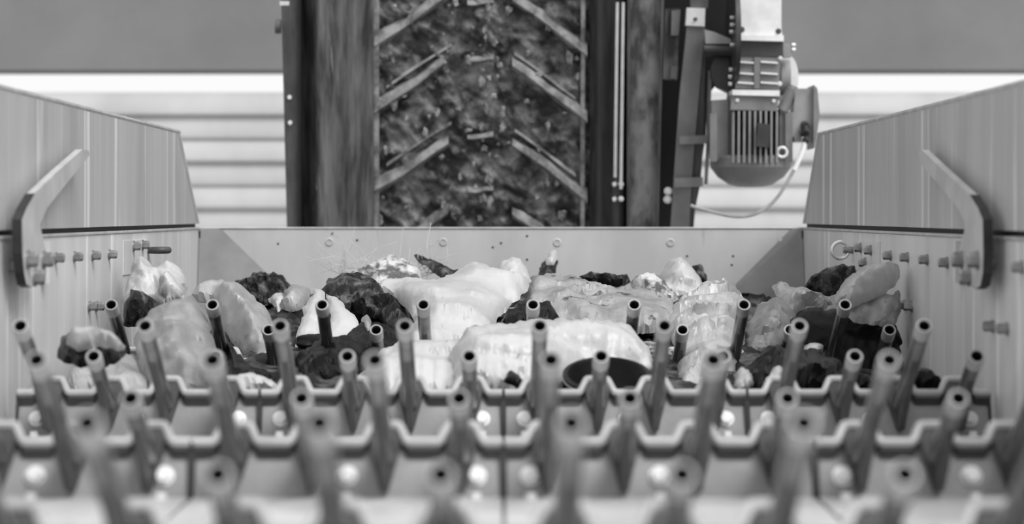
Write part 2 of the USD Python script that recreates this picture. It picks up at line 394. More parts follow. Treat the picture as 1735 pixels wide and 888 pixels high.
hook(1, XR, [(1666, 372), (1658, 352), (1644, 330), (1602, 292), (1562, 254), (1550, 256), (1547, 263), (1570, 290), (1590, 312), (1622, 352), (1636, 380), (1632, 400), (1622, 436), (1626, 462), (1640, 478), (1654, 490), (1662, 484), (1666, 462), (1667, 430)],
     [(1657, 441), (1630, 440), (1643, 470)], (1686, 446), 'pale cranked lever hook bolted to the right hopper wall, arm pointing up to the left')

# ------------------------------------------------------------------ moving floor slats with tube spikes
W = .5
Yrow = {n: F * W / w for n, w in (('Z', 338), ('A', 411), ('B', 525), ('C', 725))}
TX = [.14, .385, .62, .865]             # the four spikes along a slat
LONG = [True, False, True, False]
DIR = np.array([0, -math.cos(math.radians(31.5)), math.sin(math.radians(31.5))])
SPIKE_BASE = np.array([0, -.004, .050])

def spike_parts(x, long_, t):
    L = .372 if long_ else .248
    a = SPIKE_BASE + np.array([x, 0, 0]); ro, ri = .0150, .0116
    body = lathe([(ri, L - .12), (ri, L), (ri + .0015, L + .001), (ro - .0015, L + .001), (ro, L - .001), (ro, -.01), (ri, -.01), (ri, L - .12)], 28)
    bore_shade = lathe([(0, L - .10), (ri - .0002, L - .10), (ri - .0002, L - .0015), (ri - .0012, L - .0015), (ri - .0014, L - .098), (0, L - .098)], 24)
    sp = obj('spike', align(body, a, a + DIR), M['spike'], t)
    obj('spike_rim', align(lathe([(ri, L - .035), (ro + .0012, L - .035), (ro + .0016, L - .002), (ro - .0005, L + .0022), (ri + .0006, L + .0022), (ri, L)], 28), a, a + DIR), M['spike_rim'], sp)
    obj('spike_bore', align(bore_shade, a, a + DIR), M['black'], sp)  # black inner skin: shade inside the open tube put into its colour
    # tapering fin welded under the tube, its tip low on the plate
    up = np.cross([1, 0, 0], DIR); up *= np.sign(up[2]) or 1
    p0 = a + DIR * (L * .72) - up * ro * .8; p1 = a + DIR * .004 - up * ro * .8
    tip = np.array([x, -.050, .018]); p2 = a + DIR * .09 - up * (ro + .030)
    poly = np.array([p0, p1, tip, tip + np.array([0, -.014, .002]), p2])
    obj('fin', prism(poly - np.array([.006, 0, 0]), (.012, 0, 0)), M['fin'], sp, smooth=False)
    # dark V bracket that seats the tube on the plate
    q = [(-.019, .114), (.019, .114), (.0245, .098), (.021, .070), (.0065, .018), (-.0065, .018), (-.021, .070), (-.0245, .098)]
    lean = lambda z: -.040 + (z - .008) * (.028 / .066) if z < .074 else -.0205 + (z - .088) * .3
    br = trimesh.convex.convex_hull(np.array([(x + u, lean(zz) - e, zz) for u, zz in q for e in (.0125, -.004)]))
    obj('seat_bracket', br, M['fin'], sp, smooth=False)

def make_slat(label, loc):
    t = thing('spiked_slat', label, 'floor slat', loc, None)
    hw = W / 2 - .003
    RIM = .0985
    # base plate lying on the floor
    obj('base_plate', box(-hw, hw, -.70, .18, .0005, .008, .002), M['base'], t)
    # upright face, leaning back; saddle tongues rise beside every spike
    n = 161
    xs = np.linspace(-hw, hw, n)
    tx = np.array([-W / 2 + q * W for q in TX])
    dist = np.abs(xs[:, None] - tx[None]).min(1)
    tt = np.clip((.038 - dist) / .020, 0, 1); bumpz = .027 * tt * tt * (3 - 2 * tt)
    prof = []   # per x: closed profile in (y, z)
    for b in bumpz:
        zt = RIM + b; yb = b * .55
        prof.append([(-.040, .008), (-.012, .074), (-.012 + yb, .080 + b), (-.020 + yb, zt - .016), (-.0245 + yb, zt - .009), (-.0215 + yb, zt - .002), (-.014 + yb, zt), (-.003 + yb, zt - .003), (.002 + yb, zt - .012), (.002, .074), (-.020, .008)])
    prof = np.array(prof); kk = prof.shape[1]
    v = np.concatenate([np.repeat(xs[:, None, None], kk, 1), prof], 2).reshape(-1, 3)
    f = []
    for i in range(n - 1):
        for j in range(kk):
            p, q = i * kk + j, i * kk + (j + 1) % kk
            f += [(p, q, q + kk), (p, q + kk, p + kk)]
    tri = trimesh.creation.triangulate_polygon(Polygon(prof[0]), engine='earcut')
    def cap(i, flip):
        tv, tf = trimesh.creation.triangulate_polygon(Polygon(prof[i]), engine='earcut')
        vv = np.c_[np.full(len(tv), xs[i]), tv]; return vv, tf[:, ::-1] if flip else tf
    parts = [trimesh.Trimesh(v, f, process=False)]
    for i, fl in ((0, False), (n - 1, True)):
        parts.append(trimesh.Trimesh(*cap(i, fl), process=False))
    m = cat_(parts); m.merge_vertices(); trimesh.repair.fix_normals(m)
    obj('upright_plate', m, M['slat'], t, smooth=40)
    # bright bead along the rolled lip
    pts = []
    bead = np.array([(x, -.0185 + b * .55, RIM + b - .0052) for x, b in zip(xs, bumpz)])
    obj('rolled_lip', tube_path(bead, .0076, 8), M['lip'], t)
    # separate dark band below the lip and along both ends
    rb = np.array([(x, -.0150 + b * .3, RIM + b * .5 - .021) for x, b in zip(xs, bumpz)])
    bandv = []; 
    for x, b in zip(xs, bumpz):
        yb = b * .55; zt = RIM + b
        bandv.append([(x, -.0165 + yb, zt - .010), (x, -.0195 + yb * .8, zt - .014), (x, -.0195 + yb * .4, zt - .030), (x, -.010 + yb * .5, zt - .030)])
    bandv = np.array(bandv).reshape(-1, 3); sf = []
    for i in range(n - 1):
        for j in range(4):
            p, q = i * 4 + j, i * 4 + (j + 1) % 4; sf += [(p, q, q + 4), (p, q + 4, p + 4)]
    sm = trimesh.Trimesh(bandv, sf, process=False); trimesh.repair.fix_normals(sm)
    obj('lip_band', sm, M['dark_band'], t, smooth=False)
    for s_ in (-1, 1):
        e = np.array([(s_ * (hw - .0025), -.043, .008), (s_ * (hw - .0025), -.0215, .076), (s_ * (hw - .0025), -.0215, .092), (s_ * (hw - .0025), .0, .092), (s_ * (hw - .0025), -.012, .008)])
        obj('end_band', prism(e, (s_ * .0055, 0, 0)), M['dark_band'], t, smooth=False)
    for x, lg in zip(tx, LONG): spike_parts(x, lg, t)
    nrm = np.array([0, -.066, .028]); nrm /= np.linalg.norm(nrm)
    for bx in (-W / 2 + .044, 0, W / 2 - .044):
        c = np.array([bx, -.0265, .040])
        obj('face_bolt', hexbolt(c, nrm, .0135, .014), M['bolt'], t)
        obj('base_bolt', hexbolt((bx, -.062, .008), (0, 0, 1), .0085, .010), M['bolt'], t)
    return t

rows = [('C', 'nearest'), ('B', 'second'), ('A', 'third'), ('Z', 'rearmost')]
cols = ['far left', 'inner left', 'inner right', 'far right']
say = {'C': 'in the blurred nearest row', 'B': 'in the second row from the camera', 'A': 'in the row just before the rubbish', 'Z': 'in the rear row, half buried in rubbish'}
first = None
for r_, _ in rows:
    for c in range(4):
        loc = ((c - 1.5) * W, Yrow[r_], 0)
        lab = f'grey four-spiked steel slat, {cols[c]} {say[r_]}'
        if first is None:
            first = make_slat(lab, loc); tag(first, group='spiked floor slats')
        else:
            t = thing('spiked_slat', lab, 'floor slat', loc, 'spiked floor slats')
            t.GetReferences().AddInternalReference(first.GetPath()); t.SetInstanceable(True)

# ------------------------------------------------------------------ conveyor
YC0, YC1 = 8.62, 8.42       # depth of its face at py 384 and py 0 (it leans towards the camera)
cv = thing('belt_conveyor', 'dark dirty upright belt conveyor with chevron cleats behind the hopper', 'conveyor', (0, 0, 0))
def cx(name, poly, d, depth, mt, parent=cv, smooth=False, label=None):
    return obj(name, ext(poly, YC0 + d, depth, YC1 + d), mt, parent, smooth=smooth, label=label)
TOP = -420
BOT = 470     # runs on down behind the hopper plate
def yc(py, d=0.): return YC1 + (YC0 - YC1) * py / 384. + d
cx('side_flange', [(466, TOP), (505, TOP), (507, BOT), (489, BOT), (486, 384)], -.03, .02, M['frame_dark'])
cx('flange_web', [(503, TOP), (508, TOP), (509, BOT), (505, BOT)], -.045, .12, M['black'])
for px, py in [(491, 165), (492, 208)]:
    c = P(px, py, yc(py, -.03)); obj('flange_bolt', hexbolt(c, (0, -1, 0), .009, .012), M['steel_bright'], cv)
c0 = P(476, 45, yc(45, -.02)); obj('stub_bolt', rod(c0, c0 + np.array([-.02, 0, 0]), .026, 14), M['frame_dark'], cv)
cx('flange_cap', [(474, 2), (502, 2), (502, 9), (474, 9)], -.036, .03, M['post_white'])
# rounded guard sheet
def curved(x0, x1, prof, d, mt, name, ytop=TOP, ybot=BOT):
    xs = np.linspace(x0, x1, len(prof)); ys = np.linspace(ytop, ybot, 10); v = []
    for y in ys:
        for x, b in zip(xs, prof): v.append(P(x, y, yc(y, d - b)))
    nx = len(xs); f = []
    for i in range(len(ys) - 1):
        for j in range(nx - 1):
            a = i * nx + j; f += [(a, a + nx, a + nx + 1), (a, a + nx + 1, a + 1)]
    front = trimesh.Trimesh(v, f, process=False); back = front.copy(); back.vertices[:, 1] += .006; back.invert()
    m = cat_([front, back]); return obj(name, m, mt, cv, smooth=60)
th = np.linspace(0, 1, 21)
curved(509, 633, .02 + .075 * np.sin(np.pi * np.clip(th * 1.06 - .03, 0, 1)) ** .8, .05, M['guard'], 'rounded_guard')
curved(999, 1064, .02 + .06 * np.sin(np.pi * th) ** .8, .06, M['drum'], 'drum_guard')
# belt carcass: a grid with lumps of stuck dirt
xs = np.linspace(630, 1000, 110); ys = np.linspace(TOP, BOT, 200)
gx, gy = np.meshgrid(xs, ys); pts = np.stack([P(x, y, yc(y, .075)) for x, y in zip(gx.ravel(), gy.ravel())])
lump = meshkit.fbm(pts * 22, 5, 3); lump = np.clip(lump - .45, 0, 1) * .09 + (meshkit.fbm(pts * 60, 3, 9) - .5) * .012
pts[:, 1] -= lump
nx = len(xs); ii, jj = np.meshgrid(np.arange(len(ys) - 1), np.arange(nx - 1), indexing='ij'); a = (ii * nx + jj).ravel()
f = np.vstack([np.stack([a, a + nx, a + nx + 1], 1), np.stack([a, a + nx + 1, a + 1], 1)])
obj('belt', trimesh.Trimesh(pts, f, process=False), M['belt'], cv, smooth=True)
cx('belt_edge', [(632, TOP), (642, TOP), (642, BOT), (634, BOT)], .05, .03, M['cleat'])
cx('belt_edge', [(986, TOP), (993, TOP), (990, BOT), (983, BOT)], .05, .03, M['cleat'])
def cleat(x0, y0, x1, y1, h0=33, h1=24, name='chevron_cleat', d=.075, tk=.045):
    """sloping bar standing out of the belt with a chamfered top"""
    def ring(x, y, h):
        q = []
        for dy, dd in ((0, 0), (h * .25, -tk), (h * .7, -tk), (h, 0)):
            q.append(P(x, y - dy, yc(y, d + dd)))
        return q
    n = 9; v = []
    for i in range(n):
        t_ = i / (n - 1); v += ring(x0 + (x1 - x0) * t_, y0 + (y1 - y0) * t_ + 1.5 * math.sin(5 * t_ + x0), (h0 + (h1 - h0) * t_) * (1 + .12 * math.sin(9 * t_ + y0)))
    f = []
    for i in range(n - 1):
        for j in range(3):
            a = i * 4 + j; f += [(a, a + 1, a + 5), (a, a + 5, a + 4)]
    f += [(0, 2, 1), (0, 3, 2)]; e = (n - 1) * 4; f += [(e, e + 1, e + 2), (e, e + 2, e + 3)]
    m = trimesh.Trimesh(v, f, process=False); trimesh.repair.fix_normals(m)
    obj(name, m, M['cleat'], cv, smooth=False)
for y in (-384, -266, -148, -30, 88, 200, 334, 452):
    cleat(634, y, 760 if y > 300 else 752, y - 84)
    cleat(995, y + 14, 868, y - 84, 32, 24)
for y in (-340, -222, -104, 10, 106, 237, 328): cleat(792, y, 836, y - 1, 12, 12, 'centre_cleat', .07, .03)
for y in (150, 282): cleat(655, y, 765, y - 70, 9, 7, d=.07, tk=.02)
for y in (160, 290): cleat(975, y + 10, 872, y - 65, 9, 7, d=.07, tk=.02)
# crumbs of dirt stuck to the belt
cr = []
for i in range(110):
    px, py = R.uniform(640, 985), R.uniform(0, 382)
    if R.random() < .5: px = R.gauss(815, 50)
    s = R.uniform(.004, .012)
    m = trimesh.creation.icosphere(1, s); m.vertices *= 1 + .3 * rng.standard_normal((len(m.vertices), 1)); m.vertices[:, 2] *= R.uniform(.6, 2.2)
    m.apply_translation(P(px, py, yc(py, .052))); cr.append(m)
tag(obj('dirt_crumbs', cat_(cr), M['dirt'], cv, smooth=False), kind='stuff')
# right-hand side of the conveyor
for x, y1_ in ((1046, 300), (1056, 320)):
    obj('bright_rod', rod(P(x, 4, yc(4, -.05)), P(x - 4, y1_, yc(y1_, -.05)), .0055, 8), M['steel_bright'], cv)
for px, py in [(1040, 312), (1052, 312), (1040, 337), (1052, 337)]:
    c = P(px, py, yc(py, -.01)); obj('rod_clip', hexbolt(c, (0, -1, 0), .008, .03), M['steel_bright'], cv)
cx('side_sheet', [(1066, TOP), (1133, TOP), (1114, 384), (1112, BOT), (1062, BOT)], .03, .02, M['rusty'])
cx('sheet_edge', [(1064, TOP), (1069, TOP), (1067, BOT), (1062, BOT)], .0, .03, M['frame_dark'])
cx('sheet_edge', [(1130, TOP), (1135, TOP), (1114, BOT), (1110, BOT)], .0, .03, M['frame_dark'])
cx('recess_back', [(1110, TOP), (1245, TOP), (1242, 110), (1200, 160), (1196, 230), (1180, 330), (1168, BOT), (1106, BOT)], .22, .02, M['black'])  # black plate added where there is only a dark void
cx('tensioner_strip', [(1128, 15), (1152, 13), (1147, 137), (1124, 134)], .04, .02, M['rusty'])
cx('tensioner_plate', [(1138, 18), (1153, 16), (1150, 60), (1137, 60)], .02, .015, M['post'])
cx('tensioner_plate', [(1137, 112), (1149, 112), (1147, 134), (1136, 133)], .02, .015, M['post'])
post = cx('support_post', [(1164, 44), (1194, 46), (1184, 160), (1172, 300), (1168, 384), (1163, BOT), (1128, BOT), (1137, 384), (1152, 160)], -.04, .03, M['post'])
cx('post_side', [(1192, 46), (1197, 46), (1193, 160), (1192, 240), (1187, 310), (1172, 384), (1168, 384), (1174, 300), (1184, 160)], -.03, .12, M['frame_dark'])
cx('post_cap', [(1164, 13), (1195, 14), (1194, 45), (1162, 43)], -.05, .04, M['post_white'], label='white top end of the support post')
cx('post_top', [(1170, TOP), (1200, TOP), (1200, 14), (1170, 13)], -.02, .03, M['frame_dark'])
c = P(1178, 32, yc(32, -.05)); obj('post_bolt', hexbolt(c, (0, -1, 0), .006, .006), M['fin'], cv)
for y0_, y1_, xa, xb in ((229, 243, 1151, 1200), (300, 316, 1143, 1191)):
    cx('cross_bracket', [(xa, y0_ + 2), (xb, y0_), (xb, y1_), (xa, y1_ + 2)], -.055, .05, M['motor_mid'])
cx('hanger_strip', [(1200, 120), (1206, 120), (1203, 240), (1199, 312), (1193, 312), (1197, 240)], -.02, .01, M['motor_mid'])
for px, py in [(1132, 324), (1131, 338), (1155, 243), (1153, 312)]:
    c = P(px, py, yc(py, .0)); obj('frame_bolt', hexbolt(c, (0, -1, 0), .012, .02), M['steel_bright'], cv)

# ------------------------------------------------------------------ gear motor on the conveyor's right
YM = 8.34
gm = thing('gear_motor', 'grey finned electric gear motor hanging at the conveyor right side', 'motor', P(1272, 200, YM))
go = P(1272, 200, YM)
def gx_(name, poly, d, depth, mt, smooth=False, parent=gm, label=None):
    m = ext(poly, YM + d, depth); m.apply_translation(-go); return obj(name, m, mt, parent, smooth=smooth, label=label)
def g_raw(name, m, mt, smooth=30, parent=gm, label=None):
    m = m.copy(); m.apply_translation(-go); return obj(name, m, mt, parent, smooth=smooth, label=label)
def vlathe(cxp, prof, d, n=40):
    """lathe about a vertical axis; prof = (py, radius px)"""
    o = P(cxp, 0, YM + d); s = (YM + d) / F
    pr = [(r * s, EYE - (y - CY) * s) for y, r in prof]
    m = lathe(pr, n); m.apply_translation((o[0], YM + d, 0)); trimesh.repair.fix_normals(m); return m
gx_('gear_housing', [(1253, -60), (1324, -60), (1324, 46), (1326, 62), (1248, 62), (1250, 44)], -.08, .2, M['motor_light'])
gx_('housing_flange', [(1247, 60), (1328, 60), (1328, 70), (1247, 68)], -.10, .22, M['motor_light'])
for px, py in [(1257, 50), (1319, 53)]:
    c = P(px, py, YM - .08); g_raw('housing_bolt', hexbolt(c, (0, -1, 0), .008, .008), M['fin'])
gx_('dark_collar', [(1246, 68), (1327, 70), (1327, 96), (1246, 95)], -.075, .18, M['motor_dark'])
gx_('ribbed_block', [(1247, 95), (1323, 97), (1320, 152), (1246, 150)], -.07, .18, M['motor'])
for y in (103, 122, 138):
    for xa, xb in ((1250, 1277), (1289, 1318)):
        gx_('rib', [(xa, y), (xb, y + 2), (xb, y + 5), (xa, y + 3)], -.085, .02, M['motor_light'])
gx_('centre_rib', [(1278, 97), (1288, 97), (1287, 150), (1278, 150)], -.082, .02, M['motor'])
gx_('clamp_collar', [(1241, 152), (1321, 153), (1321, 163), (1241, 161)], -.095, .21, M['motor_light'])
gx_('motor_flange', [(1240, 160), (1320, 162), (1316, 188), (1238, 186)], -.08, .2, M['motor'])
for px, py in [(1249, 170), (1311, 171)]:
    c = P(px, py, YM - .08); g_raw('flange_screw', hexbolt(c, (0, -1, 0), .006, .008), M['motor_light'])
# round mounting plate seen edge on, with its bolts
m = rod(P(1238, 62, YM + .05), P(1246, 62, YM + .05), 100 * YM / F, 40); g_raw('mounting_disc', m, M['motor_dark'])
for px, py in [(1237, 30), (1237, 42), (1236, 54), (1237, 76), (1235, 118), (1234, 130), (1234, 142)]:
    c = P(px, py, YM - .06); g_raw('disc_bolt', rod(c, c + np.array([.012, 0, 0]), .007, 8), M['steel_bright'])
g_raw('shaft', rod(P(1192, 84, YM + .02), P(1240, 86, YM + .02), .024, 20), M['motor_dark'])
gx_('shaft_bracket', [(1194, 50), (1210, 54), (1238, 66), (1240, 74), (1196, 74)], .0, .05, M['motor_mid'])
m = rod(P(1236, 98, YM + .03), P(1243, 98, YM + .03), .12, 36); 
gx_('half_guard', [(1236, 92), (1212, 96), (1205, 112), (1206, 132), (1216, 148), (1236, 158)], .06, .06, M['motor_dark'])
# round cover on the right, corrugated hose under it
m = rod(P(1320, 132, YM + .10), P(1336, 132, YM + .10), 36 * YM / F, 36); g_raw('side_cover', m, M['motor_mid'])
gx_('cover_disc', [(1336 + 17 * math.cos(a) , 132 + 38 * math.sin(a)) for a in np.linspace(-np.pi / 2, np.pi / 2, 14)] + [(1322, 170), (1322, 94)], .06, .05, M['motor_light'])
gx_('breather', [(1324, 72), (1345, 76), (1345, 86), (1340, 97), (1328, 97)], -.02, .04, M['motor_mid'])
for py in (76, 84):
    c = P(1342, py, YM - .02); g_raw('breather_bolt', rod(c, c + np.array([.012, 0, 0]), .006, 8), M['steel_bright'])
for px, py in [(1322, 98), (1321, 142)]:
    c = P(px, py, YM - .07); g_raw('cover_bolt', hexbolt(c, (0, -1, 0), .007, .012), M['steel_bright'])
hp = []
for i in range(10):
    t_ = i / 9; a = P(1343 - 16 * t_, 150 + 34 * t_, YM - .02); b = P(1341.7 - 16 * t_, 152.7 + 34 * t_, YM - .02)
    hp.append(rod(a, b, .022, 14))
hp.append(rod(P(1345, 146, YM - .02), P(1325, 190, YM - .02), .016, 12))
g_raw('corrugated_hose', cat_(hp), M['motor_mid'])
# motor body
bodyp = [(150, 0), (150, 40), (186, 40), (188, 58), (276, 58), (280, 62), (280, 0)]
g_raw('motor_body', vlathe(1273, bodyp, .06), M['motor_dark'])
fs = []
for i in range(9):
    px = 1243 + 9.2 * i
    fs.append(gx_('cooling_fin', [(px - 1.6, 188), (px + 1.6, 188), (px + 1.2, 276), (px - 2.0, 276)], -.105 + .0035 * (i - 4) ** 2 * .6, .06, M['motor_mid']))
for sx in (-1, 1):   # side fins
    for d in (-.05, -.01, .03, .07):
        xx = 1273 + sx * 64
        gx_('side_fin', [(xx - 6, 192), (xx + 6, 192), (xx + 6, 274), (xx - 6, 274)], d, .008, M['motor'])
gx_('side_housing', [(1206, 170), (1234, 168), (1236, 276), (1206, 268)], -.02, .1, M['motor'])
gx_('side_housing', [(1316, 186), (1342, 190), (1342, 270), (1314, 276)], -.02, .1, M['motor_mid'])
g_raw('fan_cowl', vlathe(1272, [(264, 0), (264, 66), (268, 69), (284, 68), (300, 56), (312, 38), (317, 22), (318, 0)], .06), M['motor'])
gx_('name_plate', [(1285, 208), (1305, 211), (1303, 250), (1282, 248)], -.135, .04, M['motor_dark'])
c = P(1325, 258, YM - .06); tor = trimesh.creation.torus(.017, .0055, 24, 10); tor.apply_transform(trimesh.transformations.rotation_matrix(math.pi / 2, [1, 0, 0])); tor.apply_translation(c)
g_raw('eye_bolt', tor, M['steel_bright'])
gx_('terminal_box', [(1330, 192), (1345, 190), (1347, 150), (1380, 150), (1380, 240), (1347, 240), (1345, 232), (1330, 230)], -.04, .12, M['motor_mid'])
gx_('terminal_cover', [(1379, 144), (1385, 150), (1389, 195), (1381, 250), (1378, 252)], -.07, .18, M['motor'])
for px, py in [(1363, 212), (1362, 226)]:
    c = P(px, py, YM - .05); g_raw('cable_gland', cat_([rod(c, c + np.array([.0, -.03, -.01]), .016, 12), rod(c + np.array([0, -.03, -.01]), c + np.array([0, -.05, -.03]), .012, 10)]), M['motor_dark'])
cab = [(1362, 232), (1361, 250), (1352, 275), (1336, 305), (1314, 338), (1296, 354), (1266, 366), (1238, 366), (1210, 360), (1186, 354), (1170, 348)]
pp = spline([P(x, y, YM - .09 + .0 * i) for i, (x, y) in enumerate(cab)], 6)
g_raw('power_cable', tube_path(pp[12:], .0065, 8), M['cable'])
g_raw('cable_sleeve', tube_path(pp[:14], .0085, 8), M['cable_white'], label='white sleeve at the motor end of the cable')

# ------------------------------------------------------------------ rubbish
def ring_of(poly, step, seed):
    """closed outline resampled with slightly ragged edges"""
    p = np.array(poly + poly[:1], float); L = np.r_[0, np.cumsum(np.linalg.norm(np.diff(p, axis=0), axis=1))]
    u = np.linspace(0, L[-1], max(14, int(L[-1] / step)), endpoint=False)
    q = np.stack([np.interp(u, L, p[:, k]) for k in (0, 1)], 1)
    q = .5 * q + .25 * (np.roll(q, 1, 0) + np.roll(q, -1, 0))
    j = np.stack([meshkit.fbm(np.c_[q * .09, np.full(len(q), seed + 9. * k)], 3, seed) - .5 for k in (0, 1)], 1)
    return q + j * 11

def crumple(p, r, n, f0, f1):
    """sharp random creases: folded triangle waves in random directions"""
    out = 0; tot = 0
    w = np.stack([meshkit.noise(p * f0 * .45 + 7 * k, k) for k in range(3)], 1) / f0
    for k in range(n):
        d = r.normal(size=3); d /= np.linalg.norm(d); f = f0 * (f1 / f0) ** (k / max(n - 1, 1)); a = f0 / f
        x = (p + w * 1.4) @ d * f + r.uniform()
        out = out + a * (4 * np.abs(x - np.floor(x) - .5) - 1) * (.35 + meshkit.noise(p * f * .35 + 3 * k, k + 50)); tot += a
    return out / tot

def bag(outline, y_bot, y_top, t, step=5., fold=.5, fscale=14., seed=0, puff=.9, stretch=(1, 1, 1), fine=.2, back=.6):
    """crumpled bag or sheet of real thickness: outline in pixels laid on a slope from depth y_bot (lowest point) to y_top (highest)"""
    ring = ring_of(outline, step * .8, seed)
    poly = Polygon(ring).buffer(0)
    if poly.geom_type != 'Polygon': poly = max(poly.geoms, key=lambda g: g.area)
    ring = np.array(poly.exterior.coords)[:-1]
    x0, y0, x1, y1 = poly.bounds
    r2 = np.random.default_rng(seed)
    step = min(step, 4.)
    gx, gy = np.meshgrid(np.arange(x0, x1, step), np.arange(y0, y1, step))
    gp = np.stack([gx.ravel(), gy.ravel()], 1) + r2.uniform(-.3, .3, (gx.size, 2)) * step
    gp = gp[contains_xy(poly.buffer(-step * .5), gp[:, 0], gp[:, 1])]
    n0 = len(ring); q = np.vstack([ring, gp])
    tri = Delaunay(q).simplices
    cen = q[tri].mean(1); tri = tri[contains_xy(poly, cen[:, 0], cen[:, 1])]
    dist = shp_distance(shp_points(q), poly.exterior); dist[:n0] = 0
    rad = max(dist.max() * puff, 1e-6); u = np.clip(dist / rad, 0, 1); h = .5 * np.sqrt(1 - (1 - u) ** 2) + .5 * u
    Y = y_bot + (y_top - y_bot) * (y1 - q[:, 1]) / max(y1 - y0, 1)
    base = np.stack([P(a, b, c) for (a, b), c in zip(q, Y)])
    nz = base * np.array(stretch) + seed * 3.7
    c1 = crumple(nz, r2, 7, fscale * .38, fscale * 1.5)
    c2 = crumple(nz, r2, 6, fscale * 1.6, fscale * 4.)
    big = meshkit.fbm(nz * fscale * .3, 2, seed) - .5
    edge = np.minimum(1, u * 4)
    disp = t * h * (1 + .9 * big) + edge * (t * fold * .75 * c1 + t * fine * .55 * c2)
    d = np.array([0, -.86, .5])
    fr = base + d * disp[:, None]
    bk = base - d * (t * back * h)[:, None]
    bk[:n0] = fr[:n0]
    k = len(q); idx = np.r_[np.arange(n0), np.arange(n0, k) + (k - n0)]
    v = np.vstack([fr, bk[n0:]]); f = np.vstack([tri, idx[tri][:, ::-1]])
    m = trimesh.Trimesh(v, f, process=False); trimesh.repair.fix_normals(m); return m

# the mound under everything, made of trodden mixed refuse
nx, ny = 150, 120
X = np.linspace(XL + .02, XR - .02, nx); Yg = np.linspace(4.93, YB - .02, ny); gx, gy = np.meshgrid(X, Yg)
h = np.interp(gy, [4.93, 5.05, 5.5, 6.2, 7.2, 7.9], [.0, .035, .075, .13, .20, .17])
side = np.clip((gx - (XL + .02)) / .35, 0, 1) * .8 + .2; side = np.minimum(side, np.clip(((XR - .02) - gx) / .2, 0, 1) * .4 + .6)
q = np.stack([gx, gy, 0 * gx], -1)
ns = 1 - np.abs(2 * meshkit.fbm(q * 9, 5, 21) - 1)
h = np.maximum(h * side * (.55 + .55 * ns), .009)
v = np.stack([gx, gy, h], -1).reshape(-1, 3)
ii, jj = np.meshgrid(np.arange(ny - 1), np.arange(nx - 1), indexing='ij'); a = (ii * nx + jj).ravel()
f = np.vstack([np.stack([a, a + 1, a + nx + 1], 1), np.stack([a, a + nx + 1, a + nx], 1)])
obj('mixed_refuse', trimesh.Trimesh(v, f, process=False), M['heap'], smooth=50, label='dark trodden mixed refuse under the bags on the hopper floor', cat='rubbish', kind='stuff')
def heap_h(x, y):
    j = np.clip((x - X[0]) / (X[-1] - X[0]) * (nx - 1), 0, nx - 1); i = np.clip((y - Yg[0]) / (Yg[-1] - Yg[0]) * (ny - 1), 0, ny - 1)
    return h[int(i), int(j)]

PLACES = []
def B(name, outline, yb, yt, t, mt, label, catg, seed, **kw):
    o = np.array(outline, float); PLACES.append((P(o[:, 0].mean(), o[:, 1].mean(), (yb + yt) / 2), label))
    obj(name, bag(outline, yb, yt, t, seed=seed, **kw), M[mt], smooth=32, label=label, cat=catg)

# back of the pile first
B('netting_mound', [(575, 482), (592, 470), (612, 455), (640, 440), (662, 434), (692, 442), (712, 462), (722, 484), (650, 492)], 7.3, 7.6, .06, 'mottled',
  'mottled grey mound of torn netting against the back plate, left of the stick', 'netting', 31, fold=.7, fscale=30, step=4)
B('folded_umbrella', [(702, 432), (715, 434), (745, 446), (778, 460), (772, 470), (756, 477), (740, 466), (722, 452), (706, 440)], 7.3, 7.5, .03, 'dark_mix',
  'dark folded stick-like bundle leaning behind the white sheet', 'umbrella', 32, fold=.5, fscale=40, step=3)
B('white_bag', [(1116, 472), (1124, 452), (1140, 440), (1155, 437), (1168, 448), (1178, 462), (1192, 478), (1198, 502), (1160, 510), (1118, 500)], 7.2, 7.5, .08, 'white_plastic',
  'rounded bright white bag standing against the back plate, right of centre', 'bag', 33, fscale=20, step=4, puff=.9)
B('dark_scrap', [(1166, 452), (1188, 450), (1194, 462), (1202, 474), (1196, 482), (1178, 476)], 7.5, 7.6, .04, 'dark_mix', 'small dark crumpled scrap behind the rounded white bag', 'scrap', 34, fscale=40, step=3)
B('crushed_carton', [(908, 500), (914, 462), (918, 444), (924, 438), (944, 440), (942, 462), (948, 500)], 7.6, 7.75, .03, 'dark_mix', 'small crushed dark carton standing by the back plate', 'carton', 35, fscale=30, step=3, fold=.3)
B('paper_scrap', [(924, 440), (930, 424), (938, 420), (946, 428), (944, 448), (926, 450)], 7.68, 7.74, .015, 'pale_plastic', 'pale paper scrap sticking up above the crushed dark carton', 'paper', 36, fscale=30, step=3, fold=.3)
B('dark_strip', [(980, 470), (1000, 466), (1030, 470), (1062, 468), (1070, 478), (1050, 486), (1010, 482), (985, 480)], 7.1, 7.2, .04, 'dark_mix', 'long dark crumpled strip along the back of the pile', 'rag', 37, fscale=30, step=3)
B('mesh_sack', [(1070, 474), (1095, 466), (1118, 474), (1135, 488), (1150, 508), (1120, 516), (1085, 500), (1066, 488)], 6.9, 7.1, .06, 'mottled', 'mottled mesh sack below the rounded white bag', 'sack', 38, fscale=34, step=4, fold=.6)
B('black_bag', [(386, 508), (394, 486), (418, 474), (448, 468), (486, 474), (494, 492), (484, 510), (440, 520), (405, 520)], 7.0, 7.3, .08, 'dark_mix', 'dark shredded bag at the back, behind the billowing clear bag', 'bag', 39, fscale=30, step=4, fold=.7)
B('white_scrap', [(452, 506), (468, 496), (492, 498), (498, 520), (470, 530)], 6.8, 7.0, .04, 'white_plastic', 'small white plastic scrap in front of the dark shredded bag', 'scrap', 40, fscale=30, step=4)
